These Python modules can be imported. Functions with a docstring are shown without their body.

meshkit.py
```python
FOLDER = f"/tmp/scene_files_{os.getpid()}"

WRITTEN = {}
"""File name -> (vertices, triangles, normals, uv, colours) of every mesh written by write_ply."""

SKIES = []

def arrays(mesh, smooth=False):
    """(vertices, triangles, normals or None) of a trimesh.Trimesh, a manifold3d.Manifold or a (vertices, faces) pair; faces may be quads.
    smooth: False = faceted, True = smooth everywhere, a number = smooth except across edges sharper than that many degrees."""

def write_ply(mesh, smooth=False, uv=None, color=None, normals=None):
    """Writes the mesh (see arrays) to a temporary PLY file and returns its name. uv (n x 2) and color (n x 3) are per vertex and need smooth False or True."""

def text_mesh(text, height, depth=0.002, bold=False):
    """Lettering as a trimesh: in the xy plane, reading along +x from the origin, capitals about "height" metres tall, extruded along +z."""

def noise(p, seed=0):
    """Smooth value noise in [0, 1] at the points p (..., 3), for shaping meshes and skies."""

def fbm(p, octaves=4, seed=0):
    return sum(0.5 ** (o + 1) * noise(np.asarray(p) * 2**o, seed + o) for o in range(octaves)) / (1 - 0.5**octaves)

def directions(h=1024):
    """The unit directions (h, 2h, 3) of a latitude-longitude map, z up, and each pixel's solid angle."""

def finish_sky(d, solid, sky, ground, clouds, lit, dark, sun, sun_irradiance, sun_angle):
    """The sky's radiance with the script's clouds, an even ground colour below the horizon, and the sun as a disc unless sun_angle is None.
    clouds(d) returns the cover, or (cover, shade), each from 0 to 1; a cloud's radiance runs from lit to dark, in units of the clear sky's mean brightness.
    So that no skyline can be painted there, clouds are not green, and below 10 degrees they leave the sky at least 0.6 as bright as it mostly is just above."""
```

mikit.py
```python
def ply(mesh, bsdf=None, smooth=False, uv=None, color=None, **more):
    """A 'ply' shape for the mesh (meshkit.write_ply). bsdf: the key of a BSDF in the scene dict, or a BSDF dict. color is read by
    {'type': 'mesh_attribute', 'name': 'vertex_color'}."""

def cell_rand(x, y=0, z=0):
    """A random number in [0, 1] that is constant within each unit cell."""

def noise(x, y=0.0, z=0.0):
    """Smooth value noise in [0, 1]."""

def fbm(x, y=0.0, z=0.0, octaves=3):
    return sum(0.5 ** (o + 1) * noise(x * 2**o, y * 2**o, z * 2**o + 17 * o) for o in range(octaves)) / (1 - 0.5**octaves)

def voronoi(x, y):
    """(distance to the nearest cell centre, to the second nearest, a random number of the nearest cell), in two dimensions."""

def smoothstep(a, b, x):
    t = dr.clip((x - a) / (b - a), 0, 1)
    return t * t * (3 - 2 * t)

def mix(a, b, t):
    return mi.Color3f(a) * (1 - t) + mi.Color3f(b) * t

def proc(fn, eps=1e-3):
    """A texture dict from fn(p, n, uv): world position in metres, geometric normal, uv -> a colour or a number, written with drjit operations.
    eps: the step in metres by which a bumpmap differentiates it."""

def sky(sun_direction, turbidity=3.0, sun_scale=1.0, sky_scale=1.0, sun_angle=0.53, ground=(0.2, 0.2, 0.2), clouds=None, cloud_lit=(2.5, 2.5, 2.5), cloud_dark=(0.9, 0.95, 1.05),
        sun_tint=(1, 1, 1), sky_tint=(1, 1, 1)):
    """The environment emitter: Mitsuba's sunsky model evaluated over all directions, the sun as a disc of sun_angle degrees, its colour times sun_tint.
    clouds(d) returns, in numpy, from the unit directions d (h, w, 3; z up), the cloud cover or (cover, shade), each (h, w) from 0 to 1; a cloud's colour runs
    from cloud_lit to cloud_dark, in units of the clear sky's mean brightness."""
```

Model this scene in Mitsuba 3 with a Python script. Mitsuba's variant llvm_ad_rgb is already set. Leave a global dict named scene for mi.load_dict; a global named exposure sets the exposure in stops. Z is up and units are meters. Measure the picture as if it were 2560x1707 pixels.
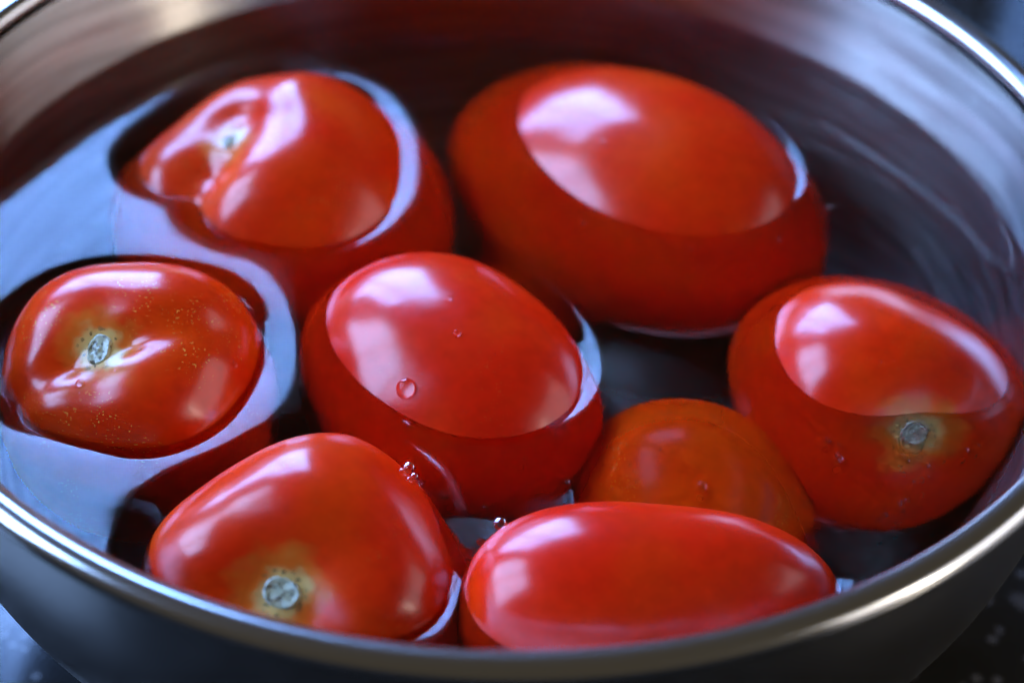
import math, numpy as np, trimesh, drjit as dr, mitsuba as mi, mikit, meshkit
from scipy.interpolate import PchipInterpolator, CubicSpline
T = mi.ScalarTransform4f
scene, labels = {}, {}

# ---------------------------------------------------------------- camera (still water surface is z = 0)
exposure = 0.5
PITCH, ROLL, DIST = math.radians(40.76), math.radians(3.19), 0.34668
RIM_Z = 0.0186
fw = np.array([0, math.cos(PITCH), -math.sin(PITCH)])
up0 = np.array([0, math.sin(PITCH), math.cos(PITCH)])
up = -math.sin(ROLL) * np.array([1.0, 0, 0]) + math.cos(ROLL) * up0
aim = np.array([0.00396, -0.03661, RIM_Z])
eye = aim - fw * DIST
scene['camera'] = {'type': 'thinlens', 'fov': 25.0, 'fov_axis': 'x', 'aperture_radius': 0.0042, 'focus_distance': 0.352,
                   'near_clip': 0.01, 'far_clip': 50.0,
                   'to_world': T().look_at(origin=eye.tolist(), target=aim.tolist(), up=up.tolist())}

# ---------------------------------------------------------------- light: two windows, a warm lamp, an added warm fill panel, dim room light
SKY_BACK, SKY_LEFT = (3.6, 7.3, 18.0), (3.6, 6.0, 11.5)
LAMP_LIGHT = (6.0, 5.2, 4.0)
scene['room_light'] = {'type': 'constant', 'radiance': {'type': 'rgb', 'value': [0.045, 0.038, 0.027]}}


def quad(o, a, b):
    o, a, b = (np.asarray(x, float) for x in (o, a, b))
    return trimesh.Trimesh(np.array([o, o + a, o + a + b, o + b]), [[0, 1, 2], [0, 2, 3]], process=False)


def add(key, mesh, bsdf, smooth=False, **more):
    scene[key] = mikit.ply(mesh, bsdf, smooth, **more)


def area(rgb):
    return {'type': 'area', 'radiance': {'type': 'rgb', 'value': list(rgb)}}


def box(lo, hi):
    lo, hi = np.asarray(lo, float), np.asarray(hi, float)
    return trimesh.creation.box(hi - lo, T_(0.5 * (lo + hi)))


def T_(v):
    m = np.eye(4)
    m[:3, 3] = v
    return m


scene['frame_paint'] = {'type': 'roughplastic', 'alpha': 0.2, 'diffuse_reflectance': {'type': 'rgb', 'value': [0.7, 0.68, 0.64]}}


def window(key, p, along, width, z0, z1, light, label):
    """Two panes with a bar between them; p: foot of the left jamb, along: unit direction of the sill seen from the bowl."""
    p, along = np.asarray(p, float), np.asarray(along, float)
    inward = np.cross(along, [0, 0, 1.0])
    inward *= -np.sign(inward @ np.array([p[0], p[1], 0]))
    half = width / 2
    for k in range(2):
        o = np.array([p[0], p[1], z0]) + along * (k * half + 0.025)
        m = quad(o, along * (half - 0.05), [0, 0, z1 - z0])
        if m.face_normals[0] @ inward < 0:
            m.invert()
        add(key + '__pane' + ('_001' if k else ''), m, 'frame_paint', emitter=area(light))
    bars = []
    R = np.eye(4)
    R[:3, 0], R[:3, 1], R[:3, 2] = along, np.cross([0, 0, 1.0], along), [0, 0, 1]
    for c, w, zc, h in [(0, 0.05, (z0 + z1) / 2, z1 - z0), (half, 0.05, (z0 + z1) / 2, z1 - z0), (width, 0.05, (z0 + z1) / 2, z1 - z0),
                        (half, width + 0.05, z0 - 0.027, 0.05), (half, width + 0.05, z1 + 0.027, 0.05)]:
        b = trimesh.creation.box([w, 0.05, h])
        M = R.copy()
        M[:3, 3] = np.array([p[0], p[1], 0]) + along * c + [0, 0, zc]
        bars.append(b.apply_transform(M))
    add(key + '__frame', trimesh.util.concatenate(bars), 'frame_paint')
    labels[key] = {'label': label, 'category': 'window'}


window('window', (-1.35, 1.4, 0), (1, 0, 0), 1.12, 0.30, 1.55, SKY_BACK, 'tall bright window behind the bowl whose blue light lies on the water at left')
window('window_001', (-1.35, -0.42, 0), (0, 1, 0), 1.24, 0.45, 1.50, SKY_LEFT, 'wide bright window left of the bowl that whitens the left flanks of the tomatoes')

lamp = quad((1.13, -0.50, 0.10), (0.05, 0.16, 0), (0, 0, 0.62))
if lamp.face_normals[0] @ np.array([1.0, -0.9, 0.9]) > 0:
    lamp.invert()
add('lamp__diffuser', lamp, 'frame_paint', emitter=area(LAMP_LIGHT))
fill_panel = quad((1.16, -0.80, 0.02), (0.12, 1.40, 0), (0, 0, 0.85))  # added unseen glowing panel, warms the reflections in the left steel wall
if fill_panel.face_normals[0] @ np.array([1.0, -0.4, 0]) > 0:
    fill_panel.invert()
add('lamp__fill_panel', fill_panel, 'frame_paint', emitter=area((0.95, 0.76, 0.44)))
labels['lamp'] = {'label': 'warm white lamp panel reflected as the cream glint on the near right rim, with an added unseen fill panel behind it', 'category': 'lamp'}

# ---------------------------------------------------------------- materials
proc = mikit.proc


def steel_tone(p, n, uv):
    r = mikit.fbm(p.x * 60, p.y * 60, p.z * 260, 3)
    band = mikit.fbm(p.x * 14 + 2, p.y * 14, p.z * 520 + 3 * mikit.noise(p.x * 30, p.y * 30, p.z * 30), 3)
    return mikit.mix((0.36, 0.35, 0.33), (0.46, 0.45, 0.43), r) * (0.72 + 0.42 * mikit.smoothstep(0.25, 0.75, band))


def steel_rough(p, n, uv):
    return 0.22 + 0.14 * mikit.fbm(p.x * 90 + 3, p.y * 90, p.z * 400, 3)


scene['steel'] = {'type': 'twosided', 'bsdf': {'type': 'principled', 'base_color': proc(steel_tone), 'metallic': 1.0, 'roughness': proc(steel_rough), 'anisotropic': 0.9}}
scene['outer_steel'] = {'type': 'twosided', 'bsdf': {'type': 'principled', 'base_color': {'type': 'rgb', 'value': [0.46, 0.45, 0.43]}, 'metallic': 1.0, 'roughness': 0.26}}
scene['enamel'] = {'type': 'roughplastic', 'alpha': 0.15, 'diffuse_reflectance': {'type': 'rgb', 'value': [0.13, 0.19, 0.23]}}
scene['rim_steel'] = {'type': 'twosided', 'bsdf': {'type': 'principled', 'base_color': {'type': 'rgb', 'value': [0.64, 0.63, 0.62]}, 'metallic': 1.0, 'roughness': 0.16}}


def granite_tone(p, n, uv):
    d, _, w = mikit.voronoi(p.x * 420, p.y * 420)
    d2, _, w2 = mikit.voronoi(p.x * 170 + 9, p.y * 170)
    c = mikit.mix((0.004, 0.004, 0.004), (0.014, 0.014, 0.013), mikit.fbm(p.x * 90, p.y * 90, 0, 3))
    c = mikit.mix(c, (0.10, 0.10, 0.10), dr.select(w > 0.90, mikit.smoothstep(0.5, 0.2, d), 0))
    return mikit.mix(c, (0.06, 0.058, 0.055), dr.select(w2 > 0.86, mikit.smoothstep(0.5, 0.25, d2), 0))


scene['granite'] = {'type': 'principled', 'base_color': proc(granite_tone), 'roughness': 0.12, 'specular': 0.5}


def skin_tone(p, n, uv):
    """uv.x: distance from the stem scar in millimetres along the skin, uv.y: a number of the tomato."""
    s, k = uv.x, uv.y
    q = p * 1000
    blotch = mikit.fbm(q.x * 0.11 + k * 7, q.y * 0.11, q.z * 0.11, 3)
    fine = mikit.fbm(q.x * 0.5 + k, q.y * 0.5, q.z * 0.5, 2)
    red = mikit.mix((0.70, 0.012, 0.0005), (0.76, 0.060, 0.001), mikit.smoothstep(0.15, 1.0, 0.6 * blotch + 0.6 * k - 0.1))
    edge = 4.6 + 5.5 * (mikit.fbm(q.x * 0.35 + 5, q.y * 0.35 + k * 3, q.z * 0.35, 3) - 0.5)
    red = mikit.mix(red, (0.66, 0.150, 0.014), 0.8 * mikit.smoothstep(edge + 4.5, edge + 0.5, s))
    red = mikit.mix(red, (0.62, 0.41, 0.13), 0.92 * mikit.smoothstep(edge + 0.9, edge - 1.6, s))
    streak = mikit.noise(q.x * 1.5 + 11, q.y * 1.5, q.z * 1.5)
    red = mikit.mix(red, (0.12, 0.08, 0.03), 0.8 * mikit.smoothstep(0.64, 0.78, streak) * mikit.smoothstep(5.0, 3.4, s))
    dots = mikit.noise(q.x * 3.1, q.y * 3.1 + k * 9, q.z * 3.1)
    where = mikit.smoothstep(0.50, 0.72, mikit.fbm(q.x * 0.13 + 31 * k, q.y * 0.13, q.z * 0.13 + 8, 2))
    red = mikit.mix(red, (0.85, 0.30, 0.05), (0.1 + 0.8 * mikit.smoothstep(0.4, 0.62, k)) * mikit.smoothstep(0.74, 0.86, dots) * where)
    return red * (0.9 + 0.2 * fine)


def in_water(p, n, uv):
    """In water the skin's wax reflects far less than in air, for their refractive indices are close."""
    return mikit.smoothstep(-0.0016, -0.0026, p.z)


tone = proc(skin_tone)
scene['tomato_skin'] = {'type': 'blendbsdf', 'weight': proc(in_water),
                        'bsdf_0': {'type': 'principled', 'base_color': tone, 'roughness': 0.22, 'specular': 0.5},
                        'bsdf_1': {'type': 'principled', 'base_color': tone, 'roughness': 0.22, 'specular': 0.05}}


def cork_tone(p, n, uv):
    q = p * 1000
    c = mikit.mix((0.30, 0.30, 0.17), (0.55, 0.57, 0.41), mikit.fbm(q.x * 1.9, q.y * 1.9, q.z * 1.9, 3))
    c = mikit.mix(c, (0.50, 0.52, 0.40), mikit.smoothstep(0.55, 0.75, mikit.noise(q.x * 0.8 + 2, q.y * 0.8, q.z * 0.8)))
    return mikit.mix(c, (0.07, 0.055, 0.025), 0.8 * mikit.smoothstep(0.62, 0.8, mikit.noise(q.x * 2.3 + 4, q.y * 2.3, q.z * 2.3)))


scene['cork'] = {'type': 'principled', 'base_color': proc(cork_tone), 'roughness': 0.35, 'specular': 0.5}
scene['water_glass'] = {'type': 'dielectric', 'int_ior': 1.333, 'ext_ior': 1.0}
scene['air_glass'] = {'type': 'dielectric', 'int_ior': 1.0, 'ext_ior': 1.333}

# ---------------------------------------------------------------- countertop and the pan behind
TABLE_Z = -0.0665
g = trimesh.creation.box([3.0, 2.4, 0.03], T_([0, 0.3, TABLE_Z - 0.015]))
add('countertop', g, 'granite')
labels['countertop'] = {'label': 'polished black speckled granite countertop under the bowl', 'category': 'countertop', 'kind': 'structure'}

t = np.linspace(0, 1, 9)
prof = [(0.0, 0.0), (0.112, 0.0), (0.119, 0.002), (0.122, 0.007), (0.122, 0.100), (0.1245, 0.1025), (0.122, 0.105), (0.119, 0.103), (0.119, 0.008), (0.110, 0.004), (0.0, 0.004)]

PAN_PROFILE = np.array(prof)
labels['saucepan'] = {'label': 'blurred blue-grey vessel standing behind the bowl at the right', 'category': 'saucepan'}

# ---------------------------------------------------------------- the bowl
IN_Z = np.array([-0.0637, -0.0635, -0.0615, -0.055, -0.042, -0.028, -0.014, 0.0, 0.008, 0.0159])
IN_R = np.array([0.0, 0.025, 0.038, 0.058, 0.0758, 0.0842, 0.0882, 0.0924, 0.0947, 0.0974])
inner_r = PchipInterpolator(IN_Z, IN_R)
s = np.concatenate([[0], np.cumsum(np.hypot(np.diff(IN_Z), np.diff(IN_R)))])
cz, cr = PchipInterpolator(s, IN_Z), PchipInterpolator(s, IN_R)
ss = np.linspace(0, s[-1], 90)
pin = np.stack([cr(ss), cz(ss)], 1)
pin[0, 0] = 0.0
e = np.linspace(0, math.pi / 2, 70)                     # the outer wall of the double-walled bowl, rounder than the inner one
pout = np.stack([0.0996 * np.sin(e) ** (2 / 2.4), 0.0159 - 0.0824 * np.cos(e) ** (2 / 2.4)], 1)
pout[0, 0] = 0.0


def revolve_uv(profile, n=256):
    """A surface of revolution whose u runs up the wall: across the brushing, where the spun steel is rougher."""
    a = np.linspace(0, 2 * np.pi, n + 1)
    m = len(profile)
    v = np.stack([np.outer(profile[:, 0], np.cos(a)), np.outer(profile[:, 0], np.sin(a)), np.repeat(profile[:, 1:], n + 1, 1)], -1).reshape(-1, 3)
    uv = np.stack([np.repeat(np.linspace(0, 1, m)[:, None], n + 1, 1), np.tile(a / (2 * np.pi), (m, 1))], -1).reshape(-1, 2)
    i, j = np.meshgrid(np.arange(m - 1), np.arange(n), indexing='ij')
    q = np.stack([i * (n + 1) + j, i * (n + 1) + j + 1, (i + 1) * (n + 1) + j + 1, (i + 1) * (n + 1) + j], -1).reshape(-1, 4)
    return trimesh.Trimesh(v, np.vstack([q[:, [0, 1, 2]], q[:, [0, 2, 3]]]), process=False), uv


pan, uv = revolve_uv(PAN_PROFILE, 96)
pan.apply_translation([0.262, 0.262, TABLE_Z])
add('saucepan__body', pan, 'enamel', False)
m, uv = revolve_uv(pin[::-1])
add('mixing_bowl__inner_wall', m, 'steel', True, uv=uv)
m, uv = revolve_uv(pout)
add('mixing_bowl__outer_wall', m, 'outer_steel', True, uv=uv)
a = np.linspace(0, 2 * np.pi, 25)
bead, uv = revolve_uv(np.stack([0.1002 + 0.0026 * np.cos(a), 0.0175 + 0.0021 * np.sin(a)], 1))
add('mixing_bowl__rim', bead, 'rim_steel', True, uv=uv)
labels['mixing_bowl'] = {'label': 'round stainless steel bowl holding the water and all the tomatoes', 'category': 'bowl'}
labels['mixing_bowl__rim'] = {'label': 'shiny rolled rim of the bowl'}

# ---------------------------------------------------------------- the tomatoes
def unit(v):
    return v / np.linalg.norm(v, axis=-1, keepdims=True)


def mi_step(x, a, b):
    x = np.clip((x - a) / (b - a), 0, 1)
    return x * x * (3 - 2 * x)


class Tomato:
    """A star-shaped body: radius per direction from a spheroid, lobes round the stem, a cavity at the stem, a slight tip."""

    def __init__(self, c, rl, rr, az, el, lobes=(0.0, 4, 0.0), cavity=(2.0, 0.33), square=2.0, dent=0.02, seed=0, crease=()):
        self.c, self.rl, self.rr = np.array(c, float), rl, rr
        az, el = math.radians(az), math.radians(el)
        self.a = np.array([math.cos(el) * math.cos(az), math.cos(el) * math.sin(az), math.sin(el)])
        self.e1 = unit(np.cross(self.a, [0.13, 0.05, 1.0]))
        self.e2 = np.cross(self.a, self.e1)
        self.lobes, self.cavity, self.square, self.dent, self.seed, self.crease = lobes, cavity, square, dent, seed, crease

    def R(self, u):
        ct = np.clip(u @ self.a, -1, 1)
        st = np.sqrt(1 - ct * ct)
        ph = np.arctan2(u @ self.e2, u @ self.e1)
        th = np.arccos(ct)
        e = self.square
        r = ((np.abs(ct) / self.rl) ** e + (st / self.rr) ** e) ** (-1 / e)
        amp, n, p0 = self.lobes
        if not np.isscalar(p0):                                 # one lobe aimed along this direction
            p0 = -n * math.atan2(self.e2 @ np.array(p0), self.e1 @ np.array(p0))
        r = r * (1 + amp * np.cos(n * ph + p0) * np.minimum(st, 1) ** 1.5 * (0.35 + 0.65 * np.clip(0.5 + ct, 0, 1)))
        d, w = self.cavity
        r = r - d * 1e-3 * np.exp(-(th / w) ** 2)
        for cd, way, cw, reach in self.crease:
            dp = (ph - math.atan2(self.e2 @ np.array(way), self.e1 @ np.array(way)) + np.pi) % (2 * np.pi) - np.pi
            r = r - cd * 1e-3 * np.exp(-(dp * st / cw) ** 2) * np.exp(-(th / reach) ** 2) * np.clip(np.cos(dp), 0, 1) * mi_step(th, 0.05, 0.3)
        r = r * (1 + self.dent * 2 * (meshkit.fbm(u * 1.5 + 5 + self.seed * 3.1, 2, self.seed) - 0.5))
        return r * (1 + 0.006 * (meshkit.fbm(u * 5 + self.seed, 2, self.seed + 3) - 0.5))

    def at(self, u):
        u = unit(np.asarray(u, float))
        return self.c + u * self.R(u)[..., None]

    def gap(self, p):
        d = p - self.c
        l = np.linalg.norm(d, axis=-1)
        return l - self.R(d / np.maximum(l, 1e-9)[..., None])


# centre, half length along the stem axis, radius across it, azimuth and elevation of the stem end
TOM = {
    'T1': Tomato((-0.0377, 0.0318, -0.0212), 0.0335, 0.0302, -165, 68, lobes=(0.06, 3, (0.6, -0.7, 0)), cavity=(6.5, 0.36), seed=1, dent=0.03,
                 crease=((3.2, (-0.5, -0.85, 0), 0.2, 0.9), (2.5, (0.4, 1.2, 0), 0.2, 0.75))),
    'T2': Tomato((0.0254, 0.0435, -0.0218), 0.0395, 0.0295, -47, 8, lobes=(0.012, 3, 0), cavity=(1.5, 0.3), square=2.1, seed=2, dent=0.03),
    'T3': Tomato((-0.0564, -0.0215, -0.0119), 0.0236, 0.0224, -118, 64, lobes=(0.035, 4, 0.9), cavity=(4.4, 0.38), square=2.3, seed=3, dent=0.03,
                 crease=((2.2, (-1, -0.6, 0), 0.16, 0.9), (2.2, (1, 0.3, 0), 0.16, 0.9))),
    'T4': Tomato((-0.0057, -0.0156, -0.0139), 0.0292, 0.0223, -52, -4, lobes=(0.012, 3, 0), cavity=(1.0, 0.3), square=2.1, seed=4),
    'T5': Tomato((0.0650, -0.0095, -0.0198), 0.0318, 0.0246, -80, 39, lobes=(0.07, 3, (-0.6, 0.6, 0.5)), cavity=(6.6, 0.5), square=2.25, seed=5, dent=0.03),
    'T6': Tomato((0.0352, -0.0380, -0.0300), 0.0270, 0.0198, -68, -49, lobes=(0.03, 3, (0.9, -0.5, 0)), cavity=(1.0, 0.3), square=2.15, seed=6),
    'T7': Tomato((-0.0243, -0.0612, -0.0150), 0.0276, 0.0248, -101, 51, lobes=(0.055, 4, (-1, -0.1, 0.4)), cavity=(6.8, 0.46), square=2.15, seed=7, dent=0.03,
                 crease=((1.6, (-1, -0.1, 0), 0.2, 0.8), (1.6, (0.7, -0.6, 0), 0.2, 0.8))),
    'T8': Tomato((0.0269, -0.0666, -0.0092), 0.0290, 0.0183, 7, -8, lobes=(0.03, 4, 0), cavity=(1.0, 0.3), square=2.45, seed=8),
}
for k, hue in zip(TOM, (0.50, 0.42, 0.62, 0.12, 0.30, 0.88, 0.45, 0.2)):
    TOM[k].hue, TOM[k].halo = hue, {'T1': 2.2, 'T5': 0.8}.get(k, 0.0)
# stem scar radius in mm; how the water meets the skin: rise in mm, its change round the tomato, the side of the highest rise
for k, scar, men, where, label in (
    ('T1', 1.2, (-1.0, 0.2, 0), 'the creased tomato at the back left', 'red tomato with a deep crease and pale stem hollow floating at the back left'),
    ('T2', 0, (-0.9, -0.5, 10), 'the big tomato at the back', 'largest smooth red tomato with a broad pale glare floating at the back right'),
    ('T3', 2.6, (-1.5, 0.2, 0), 'the tomato at far left', 'ribbed red tomato with a green stem scar floating beside the blue patch of water'),
    ('T4', 0, (-1.0, -0.5, 0), 'the middle tomato', 'smooth oval red tomato in the middle of the bowl carrying one big water drop'),
    ('T5', 2.7, (-0.5, -0.4, 40), 'the tomato at far right', 'red tomato at the right wall whose stem scar is under water among many bubbles'),
    ('T6', 0, None, 'the sunken tomato', 'dark orange-red tomato wholly under water beneath its neighbours'),
    ('T7', 2.9, (-1.4, 0.2, 0), 'the tomato at the near left rim', 'glossy red tomato with a green stem scar turned to the near left rim'),
    ('T8', 0, (-1.0, -0.5, 0), 'the tomato at the near rim', 'smooth red tomato lying lengthwise against the near rim of the bowl'),
):
    TOM[k].scar, TOM[k].men, TOM[k].where, TOM[k].label = scar, men, where, label

ball = trimesh.creation.icosphere(6)


def name(kind, i):
    return kind if i == 0 else f'{kind}_{i:03d}'


def scar_mesh(tm, r, seed):
    """The corky disc where the stalk broke off: a ragged ring round a raised core."""
    n, m = 44, 12
    ph, rho = np.meshgrid(np.linspace(0, 2 * np.pi, n, endpoint=False), np.linspace(0, 1, m), indexing='ij')
    q = np.stack([np.cos(ph) * rho, np.sin(ph) * rho, 0 * ph], -1)
    h = 0.34 * np.exp(-((rho - 0.80) / 0.16) ** 2) + 0.25 * np.exp(-(rho / 0.26) ** 2) - 1.2 * np.clip(rho - 0.9, 0, 1) / 0.1
    h = h + 0.8 * (meshkit.fbm(q * 3.2 + 9 + seed, 3, seed) - 0.5)
    rr = r * rho * (1 + 0.14 * np.cos(2 * ph + seed) + 0.24 * (meshkit.fbm(q * 1.7 + 3, 2, seed + 5) - 0.5))
    s0 = tm.c + tm.a * tm.R(tm.a[None])[0]
    v = s0 + (rr * np.cos(ph))[..., None] * tm.e1 + (rr * np.sin(ph))[..., None] * tm.e2 + (0.00035 + 0.0007 * h - 0.0009 * mi_step(rho, 0.85, 1.0))[..., None] * tm.a
    v = v.reshape(-1, 3)
    i, j = np.meshgrid(np.arange(n), np.arange(m - 1), indexing='ij')
    f = np.stack([i * m + j, i * m + j + 1, (i + 1) % n * m + j + 1, (i + 1) % n * m + j], -1).reshape(-1, 4)
    return trimesh.Trimesh(v, np.vstack([f[:, [0, 1, 2]], f[:, [0, 2, 3]]]), process=False)


for i, (k, tm) in enumerate(TOM.items()):
    u = np.array(ball.vertices)
    v = tm.at(u)
    dist = np.arccos(np.clip(u @ tm.a, -1, 1)) * tm.rr * 1000
    if not tm.scar:
        dist = dist * 0 + 60
    dist = dist + tm.halo
    key = name('tomato', i)
    tm.key = key
    tag = key + '__skin' if tm.scar else key
    add(tag, trimesh.Trimesh(v, ball.faces, process=False), 'tomato_skin', True, uv=np.stack([dist, 0 * dist + tm.hue], 1))
    labels[key] = {'label': tm.label, 'category': 'tomato', 'group': 'tomatoes in the bowl'}
    if tm.scar:
        add(key + '__stem_scar', scar_mesh(tm, tm.scar * 1e-3, i), 'cork', True)

# ---------------------------------------------------------------- the water: one sheet that climbs at the skins and the steel
step, CAP = 0.0004, 0.0023
xs = np.arange(-0.0965, 0.0966, step)
gx, gy = np.meshgrid(xs, xs, indexing='ij')
rad = np.hypot(gx, gy)
base = 0.00022 * (meshkit.fbm(np.stack([gx * 48, gy * 48, 0 * gx], -1), 2, 4) - 0.5)
h = base.copy()
for _ in range(3):
    total = base.copy()
    p = np.stack([gx, gy, h], -1)
    for tm in TOM.values():
        if tm.men is None:
            continue
        near = np.hypot(gx - tm.c[0], gy - tm.c[1]) < max(tm.rl, tm.rr) + 0.012
        d = np.maximum(tm.gap(p[near]), 0)
        a0, a1, phi = tm.men
        amp = a0 + a1 * np.cos(np.arctan2(gy[near] - tm.c[1], gx[near] - tm.c[0]) - math.radians(phi))
        amp = amp + 0.4 * (meshkit.noise(np.stack([gx[near] * 70, gy[near] * 70, 0 * gx[near]], -1), 8) - 0.5)
        total[near] += amp * 1e-3 * np.exp(-d / CAP)
    total += 0.0006 * np.exp(-np.maximum(inner_r(np.clip(h, -0.02, 0.017)) - rad, 0) / CAP)
    h = total
ok = rad < inner_r(np.clip(h, -0.02, 0.017)) + 0.0005
idx = np.arange(gx.size).reshape(gx.shape)
q = np.stack([idx[:-1, :-1], idx[1:, :-1], idx[1:, 1:], idx[:-1, 1:]], -1).reshape(-1, 4)
q = q[ok.ravel()[q].all(1)]
deep = np.zeros(gx.shape, bool)          # the sheet is left out well inside the tomatoes
p = np.stack([gx, gy, h], -1)
for tm in TOM.values():
    near = np.hypot(gx - tm.c[0], gy - tm.c[1]) < max(tm.rl, tm.rr) + 0.002
    deep[near] |= tm.gap(p[near]) < -0.0012
q = q[~deep.ravel()[q].all(1)]
f = np.vstack([q[:, [0, 1, 2]], q[:, [0, 2, 3]]])
used, inv = np.unique(f, return_inverse=True)
water = trimesh.Trimesh(p.reshape(-1, 3)[used], inv.reshape(-1, 3), process=False)
add('water', water, 'water_glass', True)
labels['water'] = {'label': 'clear still water filling the steel bowl round the tomatoes', 'category': 'water', 'kind': 'structure'}

# ---------------------------------------------------------------- drops on the dry skin, bubbles on the wet skin
pearl = trimesh.creation.icosphere(3)


def bead_at(tm, u, r, flat, sink):
    u = unit(np.array(u, float))
    s0 = tm.at(u[None])[0]
    e = 1e-3
    t1 = unit(np.cross(u, [0.3, 0.5, 0.8]))
    t2 = np.cross(u, t1)
    a, b = tm.at(unit(u + e * t1)[None])[0] - s0, tm.at(unit(u + e * t2)[None])[0] - s0
    n = unit(np.cross(a, b))
    v = np.array(pearl.vertices)
    lv = v @ np.stack([unit(a), np.cross(n, unit(a)), n])
    return trimesh.Trimesh(s0 + r * 1e-3 * (lv - np.outer(v[:, 2], n) * (1 - flat) + n * sink), pearl.faces, process=False)


DROPS = {
  'T4': [(-0.29, -0.644, 0.708, 1.65), (-0.039, 0.01, 0.999, 0.55), (0.042, -0.307, 0.951, 0.6), (0.299, -0.418, 0.858, 0.25), (-0.322, -0.552, 0.769, 0.16), (-0.229, -0.552, 0.802, 0.14), (-0.187, -0.578, 0.794, 0.14), (-0.315, -0.778, 0.544, 0.4), (0.121, -0.762, 0.636, 0.25)],
  'T3': [(-0.281, -0.627, 0.726, 0.75), (-0.028, -0.571, 0.821, 0.3), (0.736, -0.265, 0.623, 0.55), (0.72, -0.247, 0.648, 0.3), (0.129, -0.407, 0.904, 0.35), (-0.267, -0.682, 0.68, 0.25)],
  'T7': [(0.206, -0.632, 0.747, 0.5), (0.195, -0.603, 0.773, 0.3)],
  'T2': [(-0.252, -0.302, 0.919, 0.5)],
  'T5': [(-0.437, -0.233, 0.869, 0.22), (-0.387, -0.354, 0.851, 0.2), (-0.087, -0.429, 0.899, 0.3), (-0.018, -0.422, 0.906, 0.3), (-0.469, 0.541, 0.698, 0.45), (-0.534, 0.272, 0.801, 0.4)],
}
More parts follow.
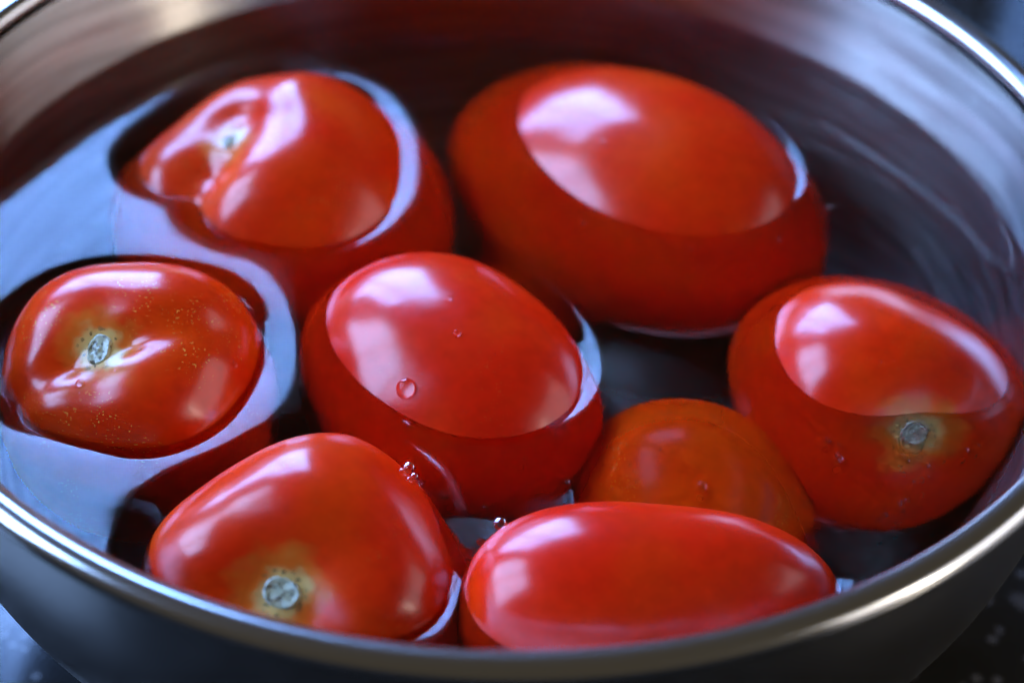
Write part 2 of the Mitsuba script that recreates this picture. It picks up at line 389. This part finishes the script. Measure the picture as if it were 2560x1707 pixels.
BUBBLES = {
  'T5': [(-0.304, -0.846, 0.437, 0.95), (-0.309, -0.801, 0.512, 0.42), (-0.375, -0.769, 0.518, 0.35), (-0.339, -0.84, -0.423, 1), (-0.195, -0.892, -0.408, 0.5), (-0.779, -0.627, -0.002, 0.45), (-0.742, -0.659, -0.119, 0.55), (-0.689, -0.716, -0.116, 0.3), (-0.058, -0.998, 0.031, 0.3), (-0.024, -0.997, 0.074, 0.25), (0.039, -0.982, 0.183, 0.33), (0.059, -0.992, 0.112, 0.3), (0.068, -0.979, 0.194, 0.2), (0.024, -0.93, -0.367, 0.28), (-0.011, -0.927, -0.375, 0.25), (0.041, -0.999, -0.031, 0.18), (0.241, -0.969, -0.055, 0.2), (0.282, -0.956, 0.077, 0.2), (-0.159, -0.97, -0.184, 0.28), (-0.225, -0.883, -0.412, 0.25), (0.201, -0.889, 0.412, 0.33), (0.112, -0.942, 0.315, 0.2), (0.206, -0.92, 0.332, 0.2), (0.431, -0.763, 0.481, 0.25), (0.795, -0.606, 0.013, 0.3), (0.721, -0.691, -0.051, 0.3), (0.651, -0.739, 0.173, 0.25), (0.646, -0.757, -0.099, 0.3), (0.055, -0.872, 0.487, 0.25), (0.08, -0.887, 0.454, 0.25), (-0.035, -0.926, -0.376, 0.35), (0.059, -0.933, -0.354, 0.25), (0.103, -0.934, -0.342, 0.28), (0.186, -0.93, -0.317, 0.2), (-0.1, -0.915, -0.39, 0.2), (-0.148, -0.905, -0.398, 0.2), (0.248, -0.922, -0.296, 0.2), (-0.079, -0.917, -0.39, 0.15), (-0.041, -0.923, -0.382, 0.15), (0.327, -0.804, 0.496, 0.15), (0.493, -0.72, 0.489, 0.15), (0.079, -0.932, -0.353, 0.15)],
  'T6': [(-0.028, -0.142, 0.989, 0.9), (-0.131, -0.347, 0.929, 1.15), (-0.278, 0.131, 0.952, 0.35)],
  'T4': [(0.913, -0.332, 0.237, 0.5), (0.897, -0.431, 0.096, 0.4), (0.839, -0.544, 0.025, 0.6), (0.686, -0.727, -0.035, 0.8), (0.05, -0.996, 0.068, 1.05), (0.25, -0.967, -0.051, 0.5), (0.446, -0.84, 0.309, 0.45)],
  'T8': [(-0.869, 0.359, 0.34, 1), (-0.928, 0.247, 0.278, 0.6)],
  'T7': [(0.954, 0.263, 0.141, 0.5), (0.533, 0.553, 0.641, 0.9), (0.581, 0.486, 0.652, 0.6)],
  'T2': [(-0.454, -0.732, 0.509, 0.4), (-0.323, -0.757, 0.568, 0.5), (-0.11, -0.918, 0.382, 0.4), (0.242, -0.822, 0.515, 0.5), (0.621, -0.644, 0.447, 0.6), (-0.742, -0.644, -0.187, 0.6), (0.961, -0.203, 0.187, 0.8), (0.362, -0.915, 0.177, 0.35), (0.506, -0.782, 0.365, 0.4)],
}
BIG_DROPS = {('T4', 1.65): 'biggest water drop, amber and domed, on the middle tomato', ('T3', 0.75): 'flat amber water drop below the green scar of the tomato at far left'}
BIG_BUBBLES = {('T5', 0.95): 'round air bubble left of the sunken stem scar at far right', ('T5', 1): 'silvery air bubble at the lower left edge of the tomato at far right',
               ('T6', 1.15): 'biggest dark-rimmed air bubble on the sunken tomato beside the near tomato', ('T6', 0.9): 'clear round air bubble on the middle of the sunken tomato',
               ('T4', 1.05): 'round air bubble below the middle tomato, facing the near left tomato', ('T8', 1): 'reddish air bubble at the upper left edge of the tomato at the near rim'}

nd = 0
for k, rows in DROPS.items():
    for x, y, z, r in rows:
        key = name('water_drop', nd)
        add(key, bead_at(TOM[k], (x, y, z), r, 0.62, 0.12), 'water_glass', True)
        big = BIG_DROPS.get((k, r))
        labels[key] = {'label': big or f'tiny water drop on {TOM[k].where}', 'category': 'water drop', 'group': 'large water drops' if big else f'tiny drops on {TOM[k].where}'}
        nd += 1
nb = 0
for k, rows in BUBBLES.items():
    for x, y, z, r in rows:
        key = name('air_bubble', nb)
        add(key, bead_at(TOM[k], (x, y, z), r * (1.8 if k == 'T5' and r < 0.4 else 1.0), 1.0, 0.85), 'air_glass', True)
        big = BIG_BUBBLES.get((k, r))
        labels[key] = {'label': big or f'tiny air bubble clinging under water to {TOM[k].where}', 'category': 'air bubble', 'group': 'large air bubbles' if big else f'tiny bubbles on {TOM[k].where}'}
        nb += 1
